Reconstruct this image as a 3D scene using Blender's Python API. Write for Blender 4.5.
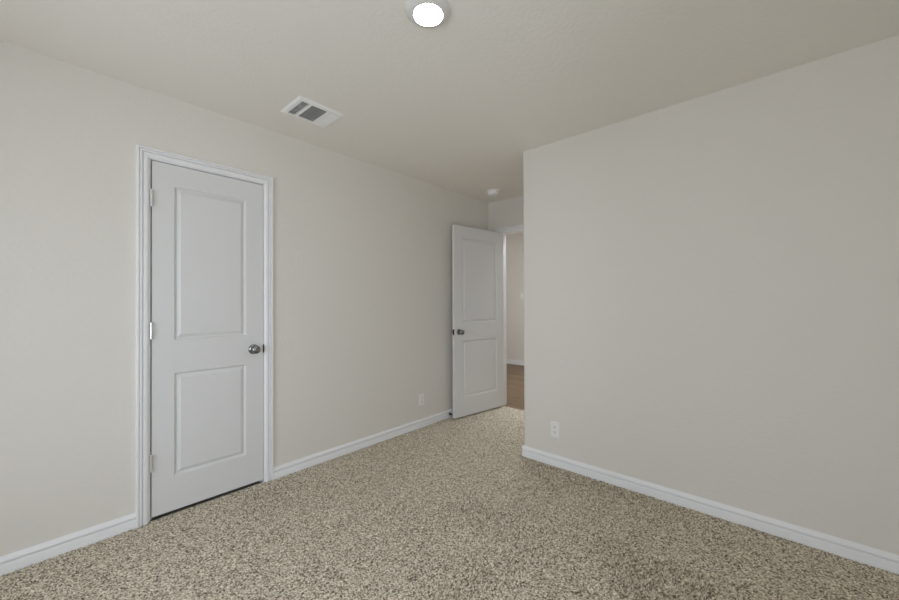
import bpy, bmesh, math, random
import numpy as np
from mathutils import Vector, Matrix

for o in list(bpy.data.objects):
    bpy.data.objects.remove(o)
S = bpy.context.scene
COL = S.collection
random.seed(4)

# ------------------------------------------------------------------ camera
F_PX, YAW, PITCH, ROLL, CAM_H = 369.235, 0.731420, 0.0056309, -0.0033838, 1.23162

def cam_axis(x, y, z):
    c, s = math.cos(ROLL), math.sin(ROLL); x, z = c*x - s*z, s*x + c*z
    c, s = math.cos(PITCH), math.sin(PITCH); y, z = c*y - s*z, s*y + c*z
    c, s = math.cos(YAW), math.sin(YAW); x, y = c*x - s*y, s*x + c*y
    return Vector((x, y, z))
cam = bpy.data.cameras.new('camera')
cam.sensor_fit = 'HORIZONTAL'; cam.sensor_width = 36.0
cam.lens = F_PX / 899 * 36
cam.clip_start = 0.02
cam_o = bpy.data.objects.new('camera', cam); COL.objects.link(cam_o)
ax, ay, az = cam_axis(1, 0, 0), cam_axis(0, 0, 1), -cam_axis(0, 1, 0)
M = Matrix(((ax.x, ay.x, az.x, 0), (ax.y, ay.y, az.y, 0), (ax.z, ay.z, az.z, CAM_H), (0, 0, 0, 1)))
cam_o.matrix_world = M
S.camera = cam_o

# ------------------------------------------------------------------ room dimensions
H = 2.44
XL, YR = -2.66, 2.612            # left wall, right wall
XE, YF = 0.85, -1.60             # unseen walls behind the camera
XC = -1.548                      # outside corner of the right wall
YB = 3.68                        # wall with the entry door
WX0, WX1, WZ0, WZ1 = -1.95, 0.20, 0.50, 1.90      # wide bedroom window (in wall_front)
NY0, NY1 = -0.35, 0.60                              # unseen window added in wall_near to even out the light
HALL_X0, HALL_X1, HALL_Y1, HALL_H = -5.6, -0.6, 6.31, 2.74

# ------------------------------------------------------------------ light
SKY = 13.4
W = bpy.data.worlds.new('sky'); S.world = W; W.use_nodes = True
nt = W.node_tree; nt.nodes.clear()
out = nt.nodes.new('ShaderNodeOutputWorld'); bg = nt.nodes.new('ShaderNodeBackground')
tc = nt.nodes.new('ShaderNodeTexCoord'); sep = nt.nodes.new('ShaderNodeSeparateXYZ')
rmp = nt.nodes.new('ShaderNodeValToRGB')
nt.links.new(tc.outputs['Generated'], sep.inputs[0])
mp = nt.nodes.new('ShaderNodeMapRange'); mp.inputs[1].default_value = -1; mp.inputs[2].default_value = 1
nt.links.new(sep.outputs['Z'], mp.inputs[0]); nt.links.new(mp.outputs[0], rmp.inputs[0])
e = rmp.color_ramp.elements
e[0].position = 0.0; e[0].color = (0.265, 0.288, 0.318, 1)
e[1].position = 1.0; e[1].color = (0.29, 0.32, 0.37, 1)
for pos, c in ((0.485, (0.265, 0.288, 0.318, 1)), (0.515, (0.29, 0.32, 0.36, 1))):
    q = e.new(pos); q.color = c
nt.links.new(rmp.outputs[0], bg.inputs['Color']); bg.inputs['Strength'].default_value = SKY
nt.links.new(bg.outputs[0], out.inputs[0])

def portal(loc, w, rot):
    por = bpy.data.lights.new('window_portal', 'AREA'); por.shape = 'RECTANGLE'
    por.size = w; por.size_y = WZ1 - WZ0
    por.cycles.is_portal = True
    po = bpy.data.objects.new('window_portal', por); COL.objects.link(po)
    po.location = loc; po.rotation_euler = rot
portal(((WX0+WX1)/2, YF - 0.10, (WZ0+WZ1)/2), WX1-WX0, (-math.pi/2, 0, math.pi))
portal((XE + 0.10, (NY0+NY1)/2, (WZ0+WZ1)/2), NY1-NY0, (math.pi/2, 0, math.pi/2))
LENS_EMIT = 36.0
HALL_FILL = 36.0

S.view_settings.view_transform = 'Standard'; S.view_settings.look = 'None'
S.view_settings.gamma = 1.0; S.view_settings.use_curve_mapping = False
S.view_settings.exposure = 0.32
S.cycles.max_bounces = 16; S.cycles.diffuse_bounces = 12

# ------------------------------------------------------------------ materials
def mat(name, col, rough=0.6, metal=0.0, spec=0.5):
    m = bpy.data.materials.new(name); m.use_nodes = True
    b = m.node_tree.nodes['Principled BSDF']
    b.inputs['Base Color'].default_value = (*col, 1)
    b.inputs['Roughness'].default_value = rough; b.inputs['Metallic'].default_value = metal
    b.inputs['Specular IOR Level'].default_value = spec
    return m, m.node_tree, b

def noise(t, scale, detail=2, rough=0.5, vec=None):
    n = t.nodes.new('ShaderNodeTexNoise'); n.inputs['Scale'].default_value = scale
    n.inputs['Detail'].default_value = detail; n.inputs['Roughness'].default_value = rough
    if vec is None:
        c = t.nodes.new('ShaderNodeTexCoord'); vec = c.outputs['Object']
    t.links.new(vec, n.inputs['Vector'])
    return n

def paint(name, col, rough, scale, dist, strength, spec=0.3):
    m, t, b = mat(name, col, rough, spec=spec)
    n = noise(t, scale, 3, 0.55)
    r = t.nodes.new('ShaderNodeValToRGB'); r.color_ramp.elements[0].position = 0.42; r.color_ramp.elements[1].position = 0.66
    t.links.new(n.outputs['Fac'], r.inputs[0])
    bp = t.nodes.new('ShaderNodeBump'); bp.inputs['Strength'].default_value = strength; bp.inputs['Distance'].default_value = dist
    t.links.new(r.outputs[0], bp.inputs['Height']); t.links.new(bp.outputs[0], b.inputs['Normal'])
    return m
WALL_C = (0.752, 0.722, 0.670)
M_WALL = paint('wall paint', WALL_C, 0.75, 60, 0.004, 0.15)
M_CEIL = paint('ceiling paint', (0.85, 0.82, 0.768), 0.85, 55, 0.004, 0.16, 0.2)
M_TRIM = mat('white semi-gloss trim paint', (0.86, 0.862, 0.868), 0.38)[0]
M_DOOR = paint('white door paint', (0.725, 0.725, 0.72), 0.42, 90, 0.001, 0.10, 0.5)
M_PLATE = mat('white plastic', (0.85, 0.84, 0.82), 0.35)[0]
M_SLOT = mat('dark slot', (0.03, 0.03, 0.03), 0.6)[0]
M_DUCT_SHADE = mat('painted duct shade', (0.035, 0.035, 0.035), 0.8)[0]  # near-black colour stands in for shade inside the duct
M_VENT = mat('white enamelled metal', (0.93, 0.925, 0.91), 0.4)[0]
M_NICKEL = mat('dark polished nickel', (0.30, 0.295, 0.29), 0.10, 1.0)[0]
M_BRONZE = mat('dark bronze metal', (0.055, 0.05, 0.047), 0.35, 0.9)[0]
M_HINGE = mat('satin nickel hinge', (0.78, 0.77, 0.75), 0.30, 0.75)[0]
M_RUBBER = mat('white rubber', (0.6, 0.6, 0.58), 0.7)[0]
M_RING = mat('white lamp trim', (0.70, 0.69, 0.66), 0.45)[0]

def emit(name, col, st):
    m = bpy.data.materials.new(name); m.use_nodes = True; t = m.node_tree; t.nodes.clear()
    o_ = t.nodes.new('ShaderNodeOutputMaterial'); e_ = t.nodes.new('ShaderNodeEmission')
    e_.inputs[0].default_value = (*col, 1); e_.inputs[1].default_value = st
    t.links.new(e_.outputs[0], o_.inputs[0]); return m
M_LENS = emit('lit lamp lens', (0.96, 0.99, 1.04), LENS_EMIT)

def glass():
    m = bpy.data.materials.new('window glass'); m.use_nodes = True; t = m.node_tree; t.nodes.clear()
    o_ = t.nodes.new('ShaderNodeOutputMaterial'); mx = t.nodes.new('ShaderNodeMixShader')
    a = t.nodes.new('ShaderNodeBsdfTransparent'); g = t.nodes.new('ShaderNodeBsdfGlossy'); g.inputs['Roughness'].default_value = 0.02
    f = t.nodes.new('ShaderNodeFresnel'); f.inputs[0].default_value = 1.25
    t.links.new(f.outputs[0], mx.inputs[0]); t.links.new(a.outputs[0], mx.inputs[1]); t.links.new(g.outputs[0], mx.inputs[2])
    t.links.new(mx.outputs[0], o_.inputs[0]); return m
M_GLASS = glass()

def carpet_mat():
    m, t, b = mat('speckled carpet yarn', (0.5, 0.45, 0.36), 0.95, spec=0.05)
    at = t.nodes.new('ShaderNodeAttribute'); at.attribute_name = 'yarn'
    r = t.nodes.new('ShaderNodeValToRGB'); r.color_ramp.interpolation = 'LINEAR'
    e = r.color_ramp.elements
    e[0].position = 0.0; e[0].color = (0.070, 0.054, 0.036, 1)
    e[1].position = 1.0; e[1].color = (0.95, 0.875, 0.73, 1)
    for pos, c in ((0.18, (0.22, 0.182, 0.128, 1)), (0.38, (0.46, 0.405, 0.305, 1)), (0.65, (0.64, 0.575, 0.455, 1)), (0.85, (0.80, 0.728, 0.59, 1))):
        q = e.new(pos); q.color = c
    t.links.new(at.outputs['Fac'], r.inputs[0]); t.links.new(r.outputs[0], b.inputs['Base Color'])
    b.inputs['Sheen Weight'].default_value = 0.15
    return m
M_CARPET = carpet_mat()
M_SLAB = mat('concrete slab', (0.30, 0.28, 0.25), 0.9)[0]

def wood_mat():
    m, t, b = mat('brown plank floor', (0.3, 0.2, 0.12), 0.42)
    c = t.nodes.new('ShaderNodeTexCoord')
    br = t.nodes.new('ShaderNodeTexBrick')
    br.inputs['Scale'].default_value = 1.0; br.inputs['Brick Width'].default_value = 1.22; br.inputs['Row Height'].default_value = 0.18
    br.inputs['Mortar Size'].default_value = 0.0018; br.inputs['Bias'].default_value = 0.0
    br.inputs['Color1'].default_value = (0.150, 0.094, 0.046, 1); br.inputs['Color2'].default_value = (0.250, 0.165, 0.088, 1)
    br.inputs['Mortar'].default_value = (0.10, 0.065, 0.04, 1)
    t.links.new(c.outputs['Object'], br.inputs['Vector'])
    mp_ = t.nodes.new('ShaderNodeMapping'); mp_.inputs['Scale'].default_value = (1.2, 22, 1)
    t.links.new(c.outputs['Object'], mp_.inputs[0])
    n = noise(t, 2.2, 6, 0.6, mp_.outputs[0])
    r = t.nodes.new('ShaderNodeValToRGB'); r.color_ramp.elements[0].position = 0.3; r.color_ramp.elements[1].position = 0.72
    r.color_ramp.elements[0].color = (0.50, 0.48, 0.46, 1); r.color_ramp.elements[1].color = (1.2, 1.2, 1.2, 1)
    t.links.new(n.outputs['Fac'], r.inputs[0])
    mx = t.nodes.new('ShaderNodeMix'); mx.data_type = 'RGBA'; mx.blend_type = 'MULTIPLY'; mx.inputs[0].default_value = 1
    t.links.new(br.outputs['Color'], mx.inputs[6]); t.links.new(r.outputs[0], mx.inputs[7])
    t.links.new(mx.outputs[2], b.inputs['Base Color'])
    return m
M_WOOD = wood_mat()

# ------------------------------------------------------------------ mesh helpers
def link(name, bm, m, parent=None, smooth=None, matrix=None, recalc=True):
    if recalc:
        bmesh.ops.recalc_face_normals(bm, faces=bm.faces)
    me = bpy.data.meshes.new(name); bm.to_mesh(me); bm.free()
    me.materials.append(m)
    if smooth is not None:
        me.polygons.foreach_set('use_smooth', [True]*len(me.polygons))
        me.set_sharp_from_angle(angle=math.radians(smooth))
    o = bpy.data.objects.new(name, me); COL.objects.link(o)
    if parent: o.parent = parent
    if matrix is not None: o.matrix_local = matrix
    return o

def tag(o, label, cat, group=None, kind=None):
    o['label'] = label
    if cat: o['category'] = cat
    if group: o['group'] = group
    if kind: o['kind'] = kind
    return o

def struct(name, bm, m, label, cat, **k):
    return tag(link(name, bm, m, **k), label, cat, kind='structure')

def root(name, loc, label, cat, rotz=0, group=None):
    o = bpy.data.objects.new(name, None); COL.objects.link(o)
    o.location = loc; o.rotation_euler = (0, 0, rotz); o.empty_display_size = 0.05
    return tag(o, label, cat, group)

def box(bm, x0, x1, y0, y1, z0, z1, bevel=0.0):
    vs = [bm.verts.new((x, y, z)) for x in (x0, x1) for y in (y0, y1) for z in (z0, z1)]
    fs = [bm.faces.new([vs[i] for i in q]) for q in ((0,1,3,2),(4,6,7,5),(0,4,5,1),(2,3,7,6),(0,2,6,4),(1,5,7,3))]
    if bevel:
        es = {e_ for f in fs for e_ in f.edges}
        bmesh.ops.bevel(bm, geom=list(es), offset=bevel, segments=2, profile=0.5, affect='EDGES')

def boxes(*bs):
    bm = bmesh.new()
    for b in bs: box(bm, *b)
    return bm

def lathe(bm, prof, axis='Z', n=40, mtx=None, cap=True):
    """prof: list of (r, h) revolved about the local Z axis, optional matrix"""
    rings = []
    for r, h in prof:
        ring = []
        for k in range(n if r > 1e-6 else 1):
            a = 2*math.pi*k/n
            v = Vector((r*math.cos(a), r*math.sin(a), h))
            ring.append(bm.verts.new(mtx @ v if mtx is not None else v))
        rings.append(ring)
    for A, B in zip(rings, rings[1:]):
        for k in range(n):
            a0, a1 = A[k % len(A)], A[(k+1) % len(A)]
            b0, b1 = B[k % len(B)], B[(k+1) % len(B)]
            vs = []
            for v in (a0, a1, b1, b0):
                if v not in vs: vs.append(v)
            if len(vs) >= 3: bm.faces.new(vs)
    if cap:
        for R in (rings[0], rings[-1]):
            if len(R) > 2: bm.faces.new(R)

def sweep(bm, prof, pts, dirs_u, dir_t):
    """prof (u,t) placed at each pt: pt + u*dir_u + t*dir_t ; closed profile, capped ends"""
    rows = []
    for i, (p_, du) in enumerate(zip(pts, dirs_u)):
        dt = dir_t[i] if isinstance(dir_t, list) else dir_t
        rows.append([bm.verts.new(Vector(p_) + Vector(du)*u + Vector(dt)*t) for u, t in prof])
    n = len(prof)
    for A, B in zip(rows, rows[1:]):
        for k in range(n):
            bm.faces.new((A[k], A[(k+1) % n], B[(k+1) % n], B[k]))
    bm.faces.new(rows[0]); bm.faces.new(rows[-1])

# ------------------------------------------------------------------ floor: slab + carpet pile
def carpet(parent):
    def axis(segs):
        out_ = []
        for a, b, st in segs:
            n = max(1, int(round((b-a)/st))); out_ += [a + (b-a)*k/n for k in range(n)]
        return np.array(out_ + [segs[-1][1]])
    step = 0.0024
    xs = axis([(XL-0.004, 0.45, step), (0.45, XE+0.004, 0.03)])
    ys = axis([(YF-0.004, -0.55, 0.03), (-0.55, YR+0.01, step), (YR+0.01, YB+0.012, step)])
    nx, ny = len(xs), len(ys)
    X, Y = np.meshgrid(xs, ys)
    X0, Y0 = X.ravel(), Y.ravel()
    rng = np.random.default_rng(7)
    cs = 0.0050
    gx0, gy0 = XL-0.1, YF-0.1
    GX, GY = int((XE-XL+0.2)/cs)+3, int((YB-YF+0.2)/cs)+3
    jx = rng.random((GX, GY)); jy = rng.random((GX, GY))
    hh = 0.25 + 0.75*rng.random((GX, GY))
    # yarn tone: mostly light beige, some taupe, few dark flecks; neighbours loosely agree
    tone = rng.random((GX, GY))
    ix = ((X0-gx0)/cs).astype(int); iy = ((Y0-gy0)/cs).astype(int)
    best = np.full(X0.shape, 9e9); bh = np.zeros(X0.shape); bt = np.zeros(X0.shape)
    for dx in (-1, 0, 1):
        for dy in (-1, 0, 1):
            a, b = ix+dx, iy+dy
            cx = gx0 + (a + jx[a, b])*cs; cy = gy0 + (b + jy[a, b])*cs
            d = (X0-cx)**2 + (Y0-cy)**2
            u = d < best
            best[u] = d[u]; bh[u] = hh[a, b][u]; bt[u] = tone[a, b][u]
    d = np.sqrt(best)/cs
    dome = np.sqrt(np.clip(1 - (d/0.95)**2, 0, 1))
    # the pile stands up (deep gaps) where it was raked last and lies flat where it was brushed or trodden
    def wob(px, py, f_, k):
        return np.sin(px*f_ + k) * np.cos(py*f_*1.3 + 1.7*k)
    wx = X0 + 0.025*wob(X0, Y0, 14, 0.4) + 0.008*wob(X0, Y0, 47, 2.2)
    wy = Y0 + 0.025*wob(Y0, X0, 13, 1.9) + 0.008*wob(Y0, X0, 51, 0.7)
    def inside(poly):
        n = len(poly); dmin = np.full(X0.shape, 9e9); ins = np.zeros(X0.shape, dtype=bool)
        for k in range(n):
            (ax_, ay_), (bx_, by_) = poly[k], poly[(k+1) % n]
            ex, ey = bx_-ax_, by_-ay_
            t_ = np.clip(((wx-ax_)*ex + (wy-ay_)*ey)/(ex*ex+ey*ey), 0, 1)
            dmin = np.minimum(dmin, (wx-ax_-t_*ex)**2 + (wy-ay_-t_*ey)**2)
            c_ = ((ay_ > wy) != (by_ > wy)) & (wx < ex*(wy-ay_)/(ey if abs(ey) > 1e-9 else 1e-9) + ax_)
            ins ^= c_
        dd = np.sqrt(dmin)*np.where(ins, 1, -1)
        return 1/(1+np.exp(-dd/0.022))
    PATCH = [([(-1.6, 1.58), (-1.54, 1.84), (-1.07, 1.89), (-1.16, 1.64), (-1.41, 1.54)], 0.9),
             ([(-0.79, 1.88), (-0.55, 1.99), (-0.18, 2.01), (-0.11, 1.75), (-0.43, 1.46), (-0.61, 1.76)], 1.0),
             ([(-1.17, 1.15), (-1.05, 1.49), (-0.94, 1.8), (-0.9, 1.64), (-0.96, 1.3), (-0.93, 1.06), (-1.04, 0.96)], 0.9),
             ([(-1.54, 2.63), (-1.04, 2.62), (-0.3, 2.57), (-0.5, 2.4), (-1.13, 2.32), (-1.52, 2.36)], 0.8),
             ([(-2.62, 0.86), (-2.53, 1.23), (-2.16, 1.63), (-2.19, 1.12), (-2.3, 0.8)], 0.5)]
    rake = 0.16*(wob(X0, Y0, 5.1, 0.3) + wob(X0, Y0, 9.7, 2.1))
    for poly, w_ in PATCH: rake = np.maximum(rake, w_*inside(poly))
    amp = 0.0085*(0.65 + 1.1*rake)
    Z = -0.0016 - amp*(1 - bh*dome)
    lean = 0.9*(rake - 0.2)
    lz = Z + 0.014
    Xv = X0 + 0.35*lean*lz; Yv = Y0 + 0.9*lean*lz
    # keep the pile inside the walls
    co = np.empty((nx*ny, 3), dtype=np.float32); co[:, 0] = Xv; co[:, 1] = Yv; co[:, 2] = Z
    ii = np.arange(nx*ny).reshape(ny, nx)
    q = np.stack([ii[:-1, :-1], ii[:-1, 1:], ii[1:, 1:], ii[1:, :-1]], -1).reshape(-1, 4)
    cxm = X0[q].mean(1); cym = Y0[q].mean(1)
    keep = ~((cym > YR+0.012) & (cxm > XC+0.004))
    q = q[keep]
    me = bpy.data.meshes.new('carpet_pile')
    me.vertices.add(len(co)); me.vertices.foreach_set('co', co.ravel())
    me.loops.add(q.size); me.loops.foreach_set('vertex_index', q.ravel().astype(np.int32))
    me.polygons.add(len(q)); me.polygons.foreach_set('loop_start', np.arange(0, q.size, 4, dtype=np.int32))
    me.update(calc_edges=True)
    at = me.attributes.new('yarn', 'FLOAT', 'POINT'); at.data.foreach_set('value', bt.astype(np.float32))
    me.polygons.foreach_set('use_smooth', np.ones(len(q), dtype=bool))
    me.materials.append(M_CARPET)
    o = bpy.data.objects.new('carpet_pile', me); COL.objects.link(o); o.parent = parent
    o['kind'] = 'stuff'
    return o
# slab under the carpet, the closet floor strip included
slab = boxes((XL-0.9, XE+0.12, YF-0.12, YB+0.01, -0.06, -0.022))
floor = struct('floor', slab, M_SLAB, 'beige and brown speckled cut-pile carpet floor of the bedroom', 'floor')
carpet(floor)
struct('floor_hall', boxes((HALL_X0, HALL_X1, YB+0.012, HALL_Y1, -0.06, -0.006)), M_WOOD,
       'brown wood plank floor seen through the open doorway', 'floor')

# ------------------------------------------------------------------ walls
T = 0.115
DY0, DY1, DZ = 0.411, 1.058, 2.065        # rough opening of the closet door (left wall)
EX0, EX1 = -2.498, -1.697                 # rough opening of the entry door (back wall)
struct('wall_left', boxes((XL-T, XL, YF-T, DY0, -0.05, H), (XL-T, XL, DY1, YB, -0.05, H), (XL-T, XL, DY0, DY1, DZ, H)),
       M_WALL, 'long beige wall with the closed closet door', 'wall')
struct('wall_back', boxes((XL-T, EX0, YB, YB+T, -0.05, H), (EX1, XC+0.02, YB, YB+T, -0.05, H), (EX0, EX1, YB, YB+T, DZ, H)),
       M_WALL, 'short beige wall around the open entry doorway', 'wall')
# right wall: wraps round a rounded drywall corner into the entry alcove
bm = bmesh.new()
R = 0.019
arc = [(XC+R - R*math.cos(a), YR+R - R*math.sin(a)) for a in [math.pi/2*k/8 for k in range(9)]]
ring = [(XE+T, YR)] + arc[::-1] + [(XC, YB), (XC+T, YB), (XC+T, YR+T), (XE+T, YR+T)]
lo = [bm.verts.new((x, y, -0.05)) for x, y in ring]; hi = [bm.verts.new((x, y, H)) for x, y in ring]
for k in range(len(ring)):
    k2 = (k+1) % len(ring); bm.faces.new((lo[k], lo[k2], hi[k2], hi[k]))
bm.faces.new(lo); bm.faces.new(hi)
struct('wall_right', bm, M_WALL, 'plain beige wall with rounded outside corner on the right', 'wall', smooth=40)
struct('wall_front', boxes((XL, WX0, YF-T, YF, -0.05, H), (WX1, XE, YF-T, YF, -0.05, H), (WX0, WX1, YF-T, YF, -0.05, WZ0), (WX0, WX1, YF-T, YF, WZ1, H)),
       M_WALL, 'beige window wall behind the viewer', 'wall')
struct('wall_near', boxes((XE, XE+T, YF-T, NY0, -0.05, H), (XE, XE+T, NY1, YR, -0.05, H), (XE, XE+T, NY0, NY1, -0.05, WZ0), (XE, XE+T, NY0, NY1, WZ1, H)), M_WALL, 'beige wall beside the viewer opposite the closet', 'wall')
struct('ceiling', boxes((XL-T, XE+T, YF-T, YB, H, H+0.1)), M_CEIL, 'beige textured bedroom ceiling', 'ceiling')
# closet behind the closed door
struct('wall_closet', boxes((XL-0.9, XL-0.8, 0.0, 1.6, -0.05, H), (XL-0.8, XL-T, 0.0, 0.1, -0.05, H), (XL-0.8, XL-T, 1.5, 1.6, -0.05, H), (XL-0.9, XL-T, 0.0, 1.6, H, H+0.1)),
       M_WALL, 'closet interior behind the closed door', 'wall')
# hall beyond the doorway
struct('wall_hall', boxes((HALL_X0-T, HALL_X1+T, HALL_Y1, HALL_Y1+T, -0.05, HALL_H), (HALL_X0-T, HALL_X0, YB, HALL_Y1, -0.05, HALL_H), (HALL_X1, HALL_X1+T, YB, HALL_Y1, -0.05, HALL_H),
        (HALL_X0, XL-T, YB, YB+T, -0.05, HALL_H), (XC+0.02, HALL_X1, YB, YB+T, -0.05, HALL_H), (XL-T, XC+0.02, YB, YB+T, H, HALL_H)),
       M_WALL, 'beige far wall of the hall seen through the doorway', 'wall')
struct('ceiling_hall', boxes((HALL_X0-T, HALL_X1+T, YB, HALL_Y1+T, HALL_H, HALL_H+0.1)), M_CEIL, 'ceiling of the hall beyond the doorway', 'ceiling')

# ------------------------------------------------------------------ baseboards
BB = [(0, -0.014), (0.0165, -0.014), (0.0165, 0.006), (0.0118, 0.0070), (0.0118, 0.0105), (0.0130, 0.0115), (0.0130, 0.0395), (0.0115, 0.0425), (0.0030, 0.0445),
      (0.0030, 0.0522), (0.0165, 0.0530), (0.0180, 0.0550), (0.0180, 0.0585), (0.0150, 0.0645), (0.0100, 0.0695), (0.0060, 0.0725), (0.005, 0.0755), (0, 0.0755)]
def base(name, pts, norms, label):
    bm = bmesh.new()
    sweep(bm, BB, pts, norms, (0, 0, 1))
    return struct(name, bm, M_TRIM, label, 'baseboard', smooth=28)
X_ = (1, 0, 0)
base('baseboard_left', [(XL, YF, 0), (XL, 0.363, 0)], [X_, X_], 'white baseboard on the left wall, left of the closet door')
base('baseboard_left', [(XL, 1.099, 0), (XL, YB, 0)], [X_, X_], 'white baseboard on the left wall between closet door and open door')
k1 = math.tan(math.pi/8)
base('baseboard_right', [(XE, YR, 0), (XC+R*0.22, YR, 0), (XC, YR+R*0.22, 0), (XC, YB, 0)],
     [(0, -1, 0), (-k1, -1, 0), (-1, -k1, 0), (-1, 0, 0)], 'white baseboard along the plain right wall and round its corner')
base('baseboard_hall', [(HALL_X0, HALL_Y1, 0), (HALL_X1, HALL_Y1, 0)], [(0, -1, 0)]*2, 'white baseboard on the hall wall above the wood floor')
base('baseboard_front', [(XL, YF, 0), (XE, YF, 0)], [(0, 1, 0)]*2, 'white baseboard under the bedroom window')
base('baseboard_near', [(XE, YF, 0), (XE, YR, 0)], [(-1, 0, 0)]*2, 'white baseboard on the wall beside the viewer')
base('baseboard_back', [(-1.64, YB, 0), (XC, YB, 0)], [(0, -1, 0)]*2, 'white baseboard stub right of the entry doorway')

# ------------------------------------------------------------------ door casings (mitred) and jambs
CW = 0.060     # u runs from the outer edge (0) to the inner edge (CW)
CAS = [(0, 0), (0, 0.0165), (0.003, 0.0195), (0.0105, 0.0195), (0.0130, 0.0160), (0.0138, 0.0095), (0.0160, 0.0095), (0.0170, 0.0160), (0.0190, 0.0180), (0.0245, 0.0180), (0.0262, 0.0160), (0.0270, 0.0040),
       (0.0312, 0.0040), (0.0322, 0.0125), (0.0350, 0.0155), (0.0460, 0.0155), (0.0530, 0.0125), (0.0575, 0.0080), (CW, 0.0050), (CW, 0)]
CAS = [(u*0.95, t) for u, t in CAS]; CW *= 0.95
def casing(name, a, b, top, plane, out_dir, axis, label):
    """a,b outer coordinates along axis; frame on a vertical plane"""
    def P(s, z): return (plane, s, z) if axis == 'y' else (s, plane, z)
    def D(s, z): return (0, s, z) if axis == 'y' else (s, 0, z)
    bm = bmesh.new()
    sweep(bm, CAS, [P(a, -0.012), P(a, top), P(b, top), P(b, -0.012)], [D(1, 0), D(1, -1), D(-1, -1), D(-1, 0)], out_dir)
    return struct(name, bm, M_TRIM, label, 'door trim', smooth=28)
t1 = casing('trim_1', 0.362, 1.099, 2.110, XL, (1, 0, 0), 'y', 'white moulded casing around the closed closet door')
t2 = casing('trim_2', -2.543, -1.652, 2.107, YB, (0, -1, 0), 'x', 'white moulded casing around the open entry doorway')
t3 = casing('trim_3', -2.543, -1.652, 2.107, YB+T, (0, 1, 0), 'x', 'white moulded casing on the hall side of the doorway')
# jambs with stops
link('door_jamb', boxes((XL-T, XL, DY0, 0.4245, -0.012, DZ), (XL-T, XL, 1.0412, DY1, -0.012, DZ), (XL-T, XL, 0.4245, 1.0412, 2.0495, DZ),
     (XL-0.075, XL-0.040, 0.4245, 0.439, -0.012, 2.0495), (XL-0.075, XL-0.040, 1.030, 1.0412, -0.012, 2.0495), (XL-0.075, XL-0.040, 0.439, 1.030, 2.033, 2.0495)), M_TRIM, t1)
link('door_jamb', boxes((EX0, -2.480, YB, YB+T, -0.012, DZ), (-1.715, EX1, YB, YB+T, -0.012, DZ), (-2.480, -1.715, YB, YB+T, 2.047, DZ),
     (-2.480, -2.470, YB+0.040, YB+0.075, -0.012, 2.047), (-1.725, -1.715, YB+0.040, YB+0.075, -0.012, 2.047), (-2.470, -1.725, YB+0.040, YB+0.075, 2.037, 2.047)), M_TRIM, t2)
# strike plate lip on the closet jamb
sp = bmesh.new(); box(sp, XL-0.030, XL+0.0015, 1.0395, 1.0435, 0.886, 0.946, 0.0005); box(sp, XL-0.001, XL+0.006, 1.0355, 1.0445, 0.893, 0.939, 0.0008)
o = link('strike_plate', sp, M_BRONZE, t1); o['label'] = 'dark metal strike plate on the jamb'
sp = bmesh.new(); box(sp, -1.7160, -1.7142, YB+0.002, YB+0.034, 0.886, 0.946, 0.0003)
o = link('strike_plate', sp, M_BRONZE, t2); o['label'] = 'dark metal strike plate on the jamb'

# ------------------------------------------------------------------ doors
def door_face(bm, Wd, Hd, panels, y, sgn):
    """panelled face in local XZ at depth y; sgn=+1: recess goes towards +y"""
    xs = sorted({0, Wd} | {p[0] for p in panels} | {p[1] for p in panels})
    zs = sorted({0, Hd} | {p[2] for p in panels} | {p[3] for p in panels})
    cache = {}
    def V(x, z, d=0.0):
        k = (round(x, 6), round(z, 6), round(d, 6))
        if k not in cache: cache[k] = bm.verts.new((x, y + sgn*d, z))
        return cache[k]
    for i in range(len(xs)-1):
        for j in range(len(zs)-1):
            c = ((xs[i]+xs[i+1])/2, (zs[j]+zs[j+1])/2)
            if any(p[0] < c[0] < p[1] and p[2] < c[1] < p[3] for p in panels): continue
            bm.faces.new((V(xs[i], zs[j]), V(xs[i+1], zs[j]), V(xs[i+1], zs[j+1]), V(xs[i], zs[j+1])))
    prof = [(0, 0), (0.0012, 0.0016), (0.0100, 0.0125), (0.0122, 0.0135), (0.0145, 0.0130), (0.0310, 0.0034), (0.0335, 0.0026)]
    for x0, x1, z0, z1 in panels:
        loops = [[V(x0+o_, z0+o_, d), V(x1-o_, z0+o_, d), V(x1-o_, z1-o_, d), V(x0+o_, z1-o_, d)] for o_, d in prof]
        for A, B in zip(loops, loops[1:]):
            for k in range(4):
                bm.faces.new((A[k], A[(k+1) % 4], B[(k+1) % 4], B[k]))
        bm.faces.new(loops[-1])
    return V

def door(name, Wd, Hd, panels, label, matrix):
    bm = bmesh.new(); th = 0.035
    door_face(bm, Wd, Hd, panels, 0.0, 1)
    door_face(bm, Wd, Hd, panels, th, -1)
    for a, b in (((0, 0), (Wd, 0)), ((Wd, 0), (Wd, Hd)), ((Wd, Hd), (0, Hd)), ((0, Hd), (0, 0))):
        vs = [bm.verts.new((a[0], 0, a[1])), bm.verts.new((b[0], 0, b[1])), bm.verts.new((b[0], th, b[1])), bm.verts.new((a[0], th, a[1]))]
        bm.faces.new(vs)
    bmesh.ops.remove_doubles(bm, verts=bm.verts, dist=1e-5)
    o = struct(name, bm, M_DOOR, label, 'door')
    o.matrix_world = matrix
    return o

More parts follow.
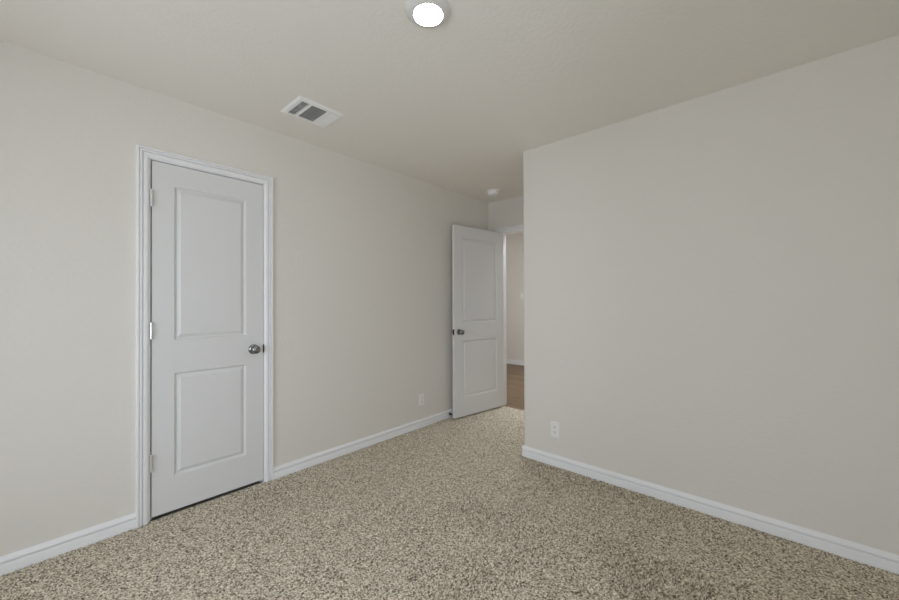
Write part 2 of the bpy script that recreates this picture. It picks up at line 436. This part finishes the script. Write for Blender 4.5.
KNOB = [(0.0, 0.066), (0.010, 0.0655), (0.019, 0.063), (0.0255, 0.057), (0.0280, 0.049), (0.0265, 0.041), (0.0205, 0.034), (0.0135, 0.029), (0.0115, 0.022), (0.0125, 0.012), (0.0140, 0.006)]
ROSE = [(0.0330, 0.0), (0.0330, 0.003), (0.0315, 0.006), (0.0270, 0.009), (0.0190, 0.0105), (0.0120, 0.011), (0.0, 0.011)]
def knob(parent, x, y, z, side, m):
    """side -1: projects to local -y, +1 to +y"""
    mt = Matrix.Translation((x, y, z)) @ Matrix.Rotation(math.pi/2 if side < 0 else -math.pi/2, 4, 'X')
    bm = bmesh.new(); lathe(bm, KNOB, mtx=None)
    k = link('door_knob', bm, m, parent, smooth=50, matrix=mt)
    bm = bmesh.new(); lathe(bm, ROSE)
    link('rosette', bm, m, k, smooth=40)
    return k

def hinge(parent, x, y, z, m, leaf_x=0.0):
    """knuckle barrel standing on the local -y side of the door edge plus a leaf between door and jamb"""
    bm = bmesh.new()
    for k in range(5):
        z0 = z - 0.046 + k*0.0184
        lathe(bm, [(0.0074, z0+0.0001), (0.0078, z0+0.0004), (0.0078, z0+0.0180), (0.0074, z0+0.0183)], n=18, mtx=Matrix.Translation((x, y, 0)))
    for zz, s in ((z+0.046, 1), (z-0.046, -1)):
        lathe(bm, [(0.0056, zz), (0.0050, zz+s*0.003), (0.0, zz+s*0.0042)], n=18, mtx=Matrix.Translation((x, y, 0)))
    box(bm, x-0.0012, x+0.0012, y, y+0.034, z-0.045, z+0.045)
    return link('hinge', bm, m, parent, smooth=40)

# closet door: local x along +y(world), local y into the wall (-x world)
DW, DH = 0.605, 2.029
mw = Matrix(((0, -1, 0, XL-0.0015), (1, 0, 0, 0.432), (0, 0, 1, 0.015), (0, 0, 0, 1)))
PAN1 = [(0.104, 0.498, 0.200, 0.805), (0.104, 0.498, 0.998, 1.905)]
d1 = door('door_1', DW, DH, PAN1, 'closed white two-panel closet door in the left wall', mw)
knob(d1, DW-0.062, 0, 0.915-0.013, -1, M_NICKEL)
for zz in (1.828, 1.073, 0.321): hinge(d1, -0.0035, -0.0090, zz-0.013, M_HINGE)

# entry door, swung into the room about its hinge pin
DW2 = 0.757
piv = Vector((-2.477, 3.672, 0.013)); ang = math.radians(-98.3)
mw = Matrix.Translation(piv) @ Matrix.Rotation(ang, 4, 'Z') @ Matrix.Translation((0.003, 0.008, 0))
PAN2 = [(0.114, DW2-0.114, 0.200, 0.805), (0.114, DW2-0.114, 0.998, 1.905)]
d2 = door('door_2', DW2, DH, PAN2, 'open white two-panel entry door swung in towards the left wall', mw)
knob(d2, DW2-0.062, 0.035, 0.915-0.013, 1, M_NICKEL)
knob(d2, DW2-0.062, 0.0, 0.915-0.013, -1, M_NICKEL)
bm = bmesh.new(); box(bm, DW2-0.0008, DW2+0.0012, 0.005, 0.030, 0.872, 0.932, 0.0004); box(bm, DW2, DW2+0.009, 0.011, 0.024, 0.892, 0.912, 0.002)
o = link('latch_plate', bm, M_BRONZE, d2); o['label'] = 'dark metal latch plate on the door edge'
for zz in (1.828, 1.073, 0.321): hinge(d2, -0.0015, -0.0075, zz-0.013, M_HINGE)

# ------------------------------------------------------------------ window behind the viewer (source of the daylight), plus an added side window
def window(name, w, label, matrix):
    # local: x along the wall, y outwards, z up from the sill
    h = WZ1 - WZ0; m0 = h/2
    w1 = struct(name, boxes((0, 0.05, 0.04, 0.09, 0, h), (w-0.05, w, 0.04, 0.09, 0, h), (0.05, w-0.05, 0.04, 0.09, 0, 0.05),
                (0.05, w-0.05, 0.04, 0.09, h-0.05, h), (0.05, w-0.05, 0.045, 0.085, m0-0.02, m0+0.02)), M_TRIM, label, 'window')
    w1.matrix_world = matrix
    link('pane', boxes((0.05, w-0.05, 0.063, 0.067, 0.05, m0-0.02)), M_GLASS, w1)
    link('pane', boxes((0.05, w-0.05, 0.063, 0.067, m0+0.02, h-0.05)), M_GLASS, w1)
    bm = bmesh.new(); box(bm, -0.03, w+0.03, -0.03, 0.04, -0.02, 0, 0.004)
    link('window_sill', bm, M_TRIM, w1)
window('window_1', WX1-WX0, 'white framed bedroom window behind the viewer', Matrix.Translation((WX1, YF, WZ0)) @ Matrix.Rotation(math.pi, 4, 'Z'))
window('window_fill', NY1-NY0, 'white framed window added for light on the unseen wall facing the closet', Matrix.Translation((XE, NY1, WZ0)) @ Matrix.Rotation(-math.pi/2, 4, 'Z'))  # added opening, placed to light the left wall and ceiling

# ------------------------------------------------------------------ ceiling light
def disk_light(x, y, z, label):
    r = root('ceiling_light', (x, y, z), label, 'ceiling light')
    bm = bmesh.new()
    lathe(bm, [(0.0930, 0.0), (0.0930, -0.003), (0.0915, -0.0055), (0.0860, -0.0105), (0.0780, -0.0160), (0.0700, -0.0195), (0.0650, -0.0210), (0.0622, -0.0212), (0.0606, -0.0205), (0.0604, -0.006)], n=72, cap=False)
    link('trim_ring', bm, M_RING, r, smooth=40)
    bm = bmesh.new()
    lathe(bm, [(0.0605, -0.0205), (0.052, -0.0222), (0.038, -0.0234), (0.020, -0.0242), (0.0, -0.0245)], n=72, cap=False)
    o_ = link('lens', bm, M_LENS, r, smooth=60); o_['label'] = 'glowing white round lens'
    return r
disk_light(-1.080, 1.077, H, 'round white disk light glowing on the bedroom ceiling')
# unseen area light without a fixture, added to brighten the hall and alcove
hl = bpy.data.lights.new('hall_fill', 'AREA'); hl.shape = 'DISK'; hl.size = 0.9; hl.energy = HALL_FILL; hl.color = (0.93, 0.98, 1.06)
ho = bpy.data.objects.new('hall_fill', hl); COL.objects.link(ho); ho.location = (-2.42, 4.28, HALL_H-0.03)

# ------------------------------------------------------------------ ceiling air vent (three-way register)
vr = root('air_vent', (-2.212, 1.1685, H), 'white rectangular air vent on the ceiling above the closet door', 'air vent')
x0, x1, y0, y1 = -0.130, 0.130, -0.1515, 0.1515
ox0, ox1 = -0.103, 0.094
sec = [(-0.118, -0.072), (-0.053, 0.051), (0.070, 0.134)]
bm = bmesh.new()
# stepped face plate: sloping border plus flat bars between the three openings
zb, zf = 0.0, -0.0075
out_l = [(x0, y0), (x1, y0), (x1, y1), (x0, y1)]; b_ = 0.014
in_l = [(x0+b_, y0+b_), (x1-b_, y0+b_), (x1-b_, y1-b_), (x0+b_, y1-b_)]
va = [bm.verts.new((x, y, zb)) for x, y in out_l]; va2 = [bm.verts.new((x, y, zb-0.002)) for x, y in out_l]; vb = [bm.verts.new((x, y, zf)) for x, y in in_l]
for A, B in ((va, va2), (va2, vb)):
    for k in range(4): bm.faces.new((A[k], A[(k+1) % 4], B[(k+1) % 4], B[k]))
gx = [x0+b_, ox0, ox1, x1-b_]; gy = sorted([y0+b_, y1-b_] + [v for s in sec for v in s])
for i in range(3):
    for j in range(len(gy)-1):
        if i == 1 and any(s[0] <= gy[j] and gy[j+1] <= s[1] for s in sec): continue
        bm.faces.new([bm.verts.new(p) for p in ((gx[i], gy[j], zf), (gx[i+1], gy[j], zf), (gx[i+1], gy[j+1], zf), (gx[i], gy[j+1], zf))])
for s in sec:   # returns of the openings
    for a, b in (((ox0, s[0]), (ox1, s[0])), ((ox1, s[0]), (ox1, s[1])), ((ox1, s[1]), (ox0, s[1])), ((ox0, s[1]), (ox0, s[0]))):
        bm.faces.new([bm.verts.new(p) for p in ((*a, zf), (*b, zf), (*b, -0.001), (*a, -0.001))])
bmesh.ops.remove_doubles(bm, verts=bm.verts, dist=1e-5)
link('face_plate', bm, M_VENT, vr)
bm = bmesh.new(); box(bm, ox0-0.004, ox1+0.004, sec[0][0]-0.004, sec[2][1]+0.004, -0.0012, -0.0002)  # flat sheet closing the vent, painted dark as duct shade
o = link('duct_shade', bm, M_DUCT_SHADE, vr); o['label'] = 'dark painted sheet behind the louvers for the duct shade'
def blade(bm, p0, p1, w, tilt_vec, th=0.0004):
    """thin tilted blade from p0 to p1, cross section along tilt_vec"""
    p0, p1, tv = Vector(p0), Vector(p1), Vector(tilt_vec).normalized()*w/2
    n = (p1-p0).cross(tv).normalized()*th
    vs = [bm.verts.new(q) for q in (p0-tv-n, p0+tv-n, p1+tv-n, p1-tv-n, p0-tv+n, p0+tv+n, p1+tv+n, p1-tv+n)]
    for f in ((0,1,2,3),(4,7,6,5),(0,4,5,1),(1,5,6,2),(2,6,7,3),(3,7,4,0)): bm.faces.new([vs[i] for i in f])
zc = -0.0045
bm = bmesh.new()
for k in range(4):
    y = sec[0][0]+0.006+k*0.0115; blade(bm, (ox0, y, zc), (ox1, y, zc), 0.0065, (0, -0.20, -1))
for k in range(2):
    x = ox0 + (k+1)*(ox1-ox0)/3; box(bm, x-0.001, x+0.001, sec[0][0], sec[0][1], zc-0.001, zc+0.001)
link('louver', bm, M_VENT, vr)
bm = bmesh.new()
for k in range(15):
    x = ox0+0.008+k*0.0130; blade(bm, (x, sec[1][0], zc), (x, sec[1][1], zc), 0.0080, (2.2, 0, -1.2), 0.0008)
link('louver', bm, M_VENT, vr)
bm = bmesh.new()
for k in range(6):
    y = sec[2][0]+0.006+k*0.0105; blade(bm, (ox0, y, zc), (ox1, y, zc), 0.0088, (0, 1, -0.62))
link('louver', bm, M_VENT, vr)

# ------------------------------------------------------------------ smoke detector
M_SMOKE = mat('bright white plastic', (0.93, 0.925, 0.91), 0.35)[0]
r = root('smoke_detector', (-2.318, 3.305, H), 'small round white smoke detector on the ceiling by the entry door', 'smoke detector')
bm = bmesh.new(); lathe(bm, [(0.066, 0), (0.066, -0.008), (0.064, -0.012), (0.0, -0.012)], n=48)
link('base', bm, M_SMOKE, r, smooth=40)
bm = bmesh.new(); lathe(bm, [(0.050, -0.012), (0.052, -0.020), (0.056, -0.022), (0.056, -0.034), (0.052, -0.041), (0.040, -0.046), (0.0, -0.048)], n=48)
link('body', bm, M_SMOKE, r, smooth=40)

# ------------------------------------------------------------------ outlets and switch (local: x across, z up, -y out of the wall)
def plate_bm(w, h, holes):
    bm = bmesh.new(); box(bm, -w/2, w/2, -0.006, 0.0, -h/2, h/2, 0.0022); return bm
def outlet(loc, rz, label):
    r = root('outlet', loc, label, 'outlet', rz)
    link('cover_plate', plate_bm(0.070, 0.115, None), M_PLATE, r)
    for s in (-1, 1):
        bm = bmesh.new()
        prof = []
        for k in range(24):
            a = 2*math.pi*k/24; x = 0.0172*math.cos(a); z = 0.0172*math.sin(a); z = max(-0.0135, min(0.0135, z))
            prof.append((x, z))
        A = [bm.verts.new((x, -0.005, z+s*0.0195)) for x, z in prof]; B = [bm.verts.new((x, -0.0078, z+s*0.0195)) for x, z in prof]
        for k in range(24): bm.faces.new((A[k], A[(k+1) % 24], B[(k+1) % 24], B[k]))
        bm.faces.new(B); bm.faces.new(A)
        q = link('receptacle', bm, M_PLATE, r)
        bm = boxes((-0.0076, -0.0052, -0.0082, -0.0070, s*0.0195-0.002, s*0.0195+0.0075), (0.0052, 0.0076, -0.0082, -0.0070, s*0.0195-0.001, s*0.0195+0.0075))
        lathe(bm, [(0.0026, 0.0070), (0.0026, 0.0082), (0, 0.0082)], n=14, mtx=Matrix.Translation((0, 0, s*0.0195-0.0078)) @ Matrix.Rotation(math.pi/2, 4, 'X'))
        w_ = link('socket_slots', bm, M_SLOT, q); w_['label'] = 'dark plug slots'
    bm = bmesh.new(); lathe(bm, [(0.0033, 0.0055), (0.0030, 0.0070), (0, 0.0072)], n=16, mtx=Matrix.Rotation(math.pi/2, 4, 'X'))
    link('screw', bm, M_PLATE, r, smooth=40)
    return r
outlet((-1.2755, YR, 0.2665), 0, 'white wall outlet low on the plain right wall')
outlet((XL, 2.540, 0.2665), math.pi/2, 'white wall outlet low on the left wall beside the open door')
r = root('light_switch', (-3.757, HALL_Y1, 1.346), 'white light switch on the hall wall beyond the doorway', 'light switch')
link('cover_plate', plate_bm(0.070, 0.115, None), M_PLATE, r)
bm = bmesh.new(); box(bm, -0.005, 0.005, -0.014, -0.005, -0.004, 0.012, 0.0015); link('toggle', bm, M_PLATE, r)

# ------------------------------------------------------------------ door stop on the left baseboard
r = root('door_stop', (XL+0.0142, 2.945, 0.034), 'dark metal door stop on the baseboard behind the open door', 'door stop')
rot = Matrix.Rotation(math.pi/2, 4, 'Y')
bm = bmesh.new(); lathe(bm, [(0.0125, 0), (0.0125, 0.003), (0.009, 0.006), (0.0, 0.006)], n=24, mtx=rot); link('mount', bm, M_BRONZE, r, smooth=40)
bm = bmesh.new()
prof = [(0.0055, 0.005)]
for k in range(12): prof += [(0.0075, 0.008+k*0.0038), (0.0060, 0.0099+k*0.0038)]
lathe(bm, prof, n=18, mtx=rot); link('spring', bm, M_BRONZE, r, smooth=60)
bm = bmesh.new(); lathe(bm, [(0.0070, 0.052), (0.0082, 0.053), (0.0082, 0.060), (0.0070, 0.063), (0, 0.064)], n=20, mtx=rot)
o = link('rubber_tip', bm, M_RUBBER, r, smooth=40); o['label'] = 'white rubber tip'
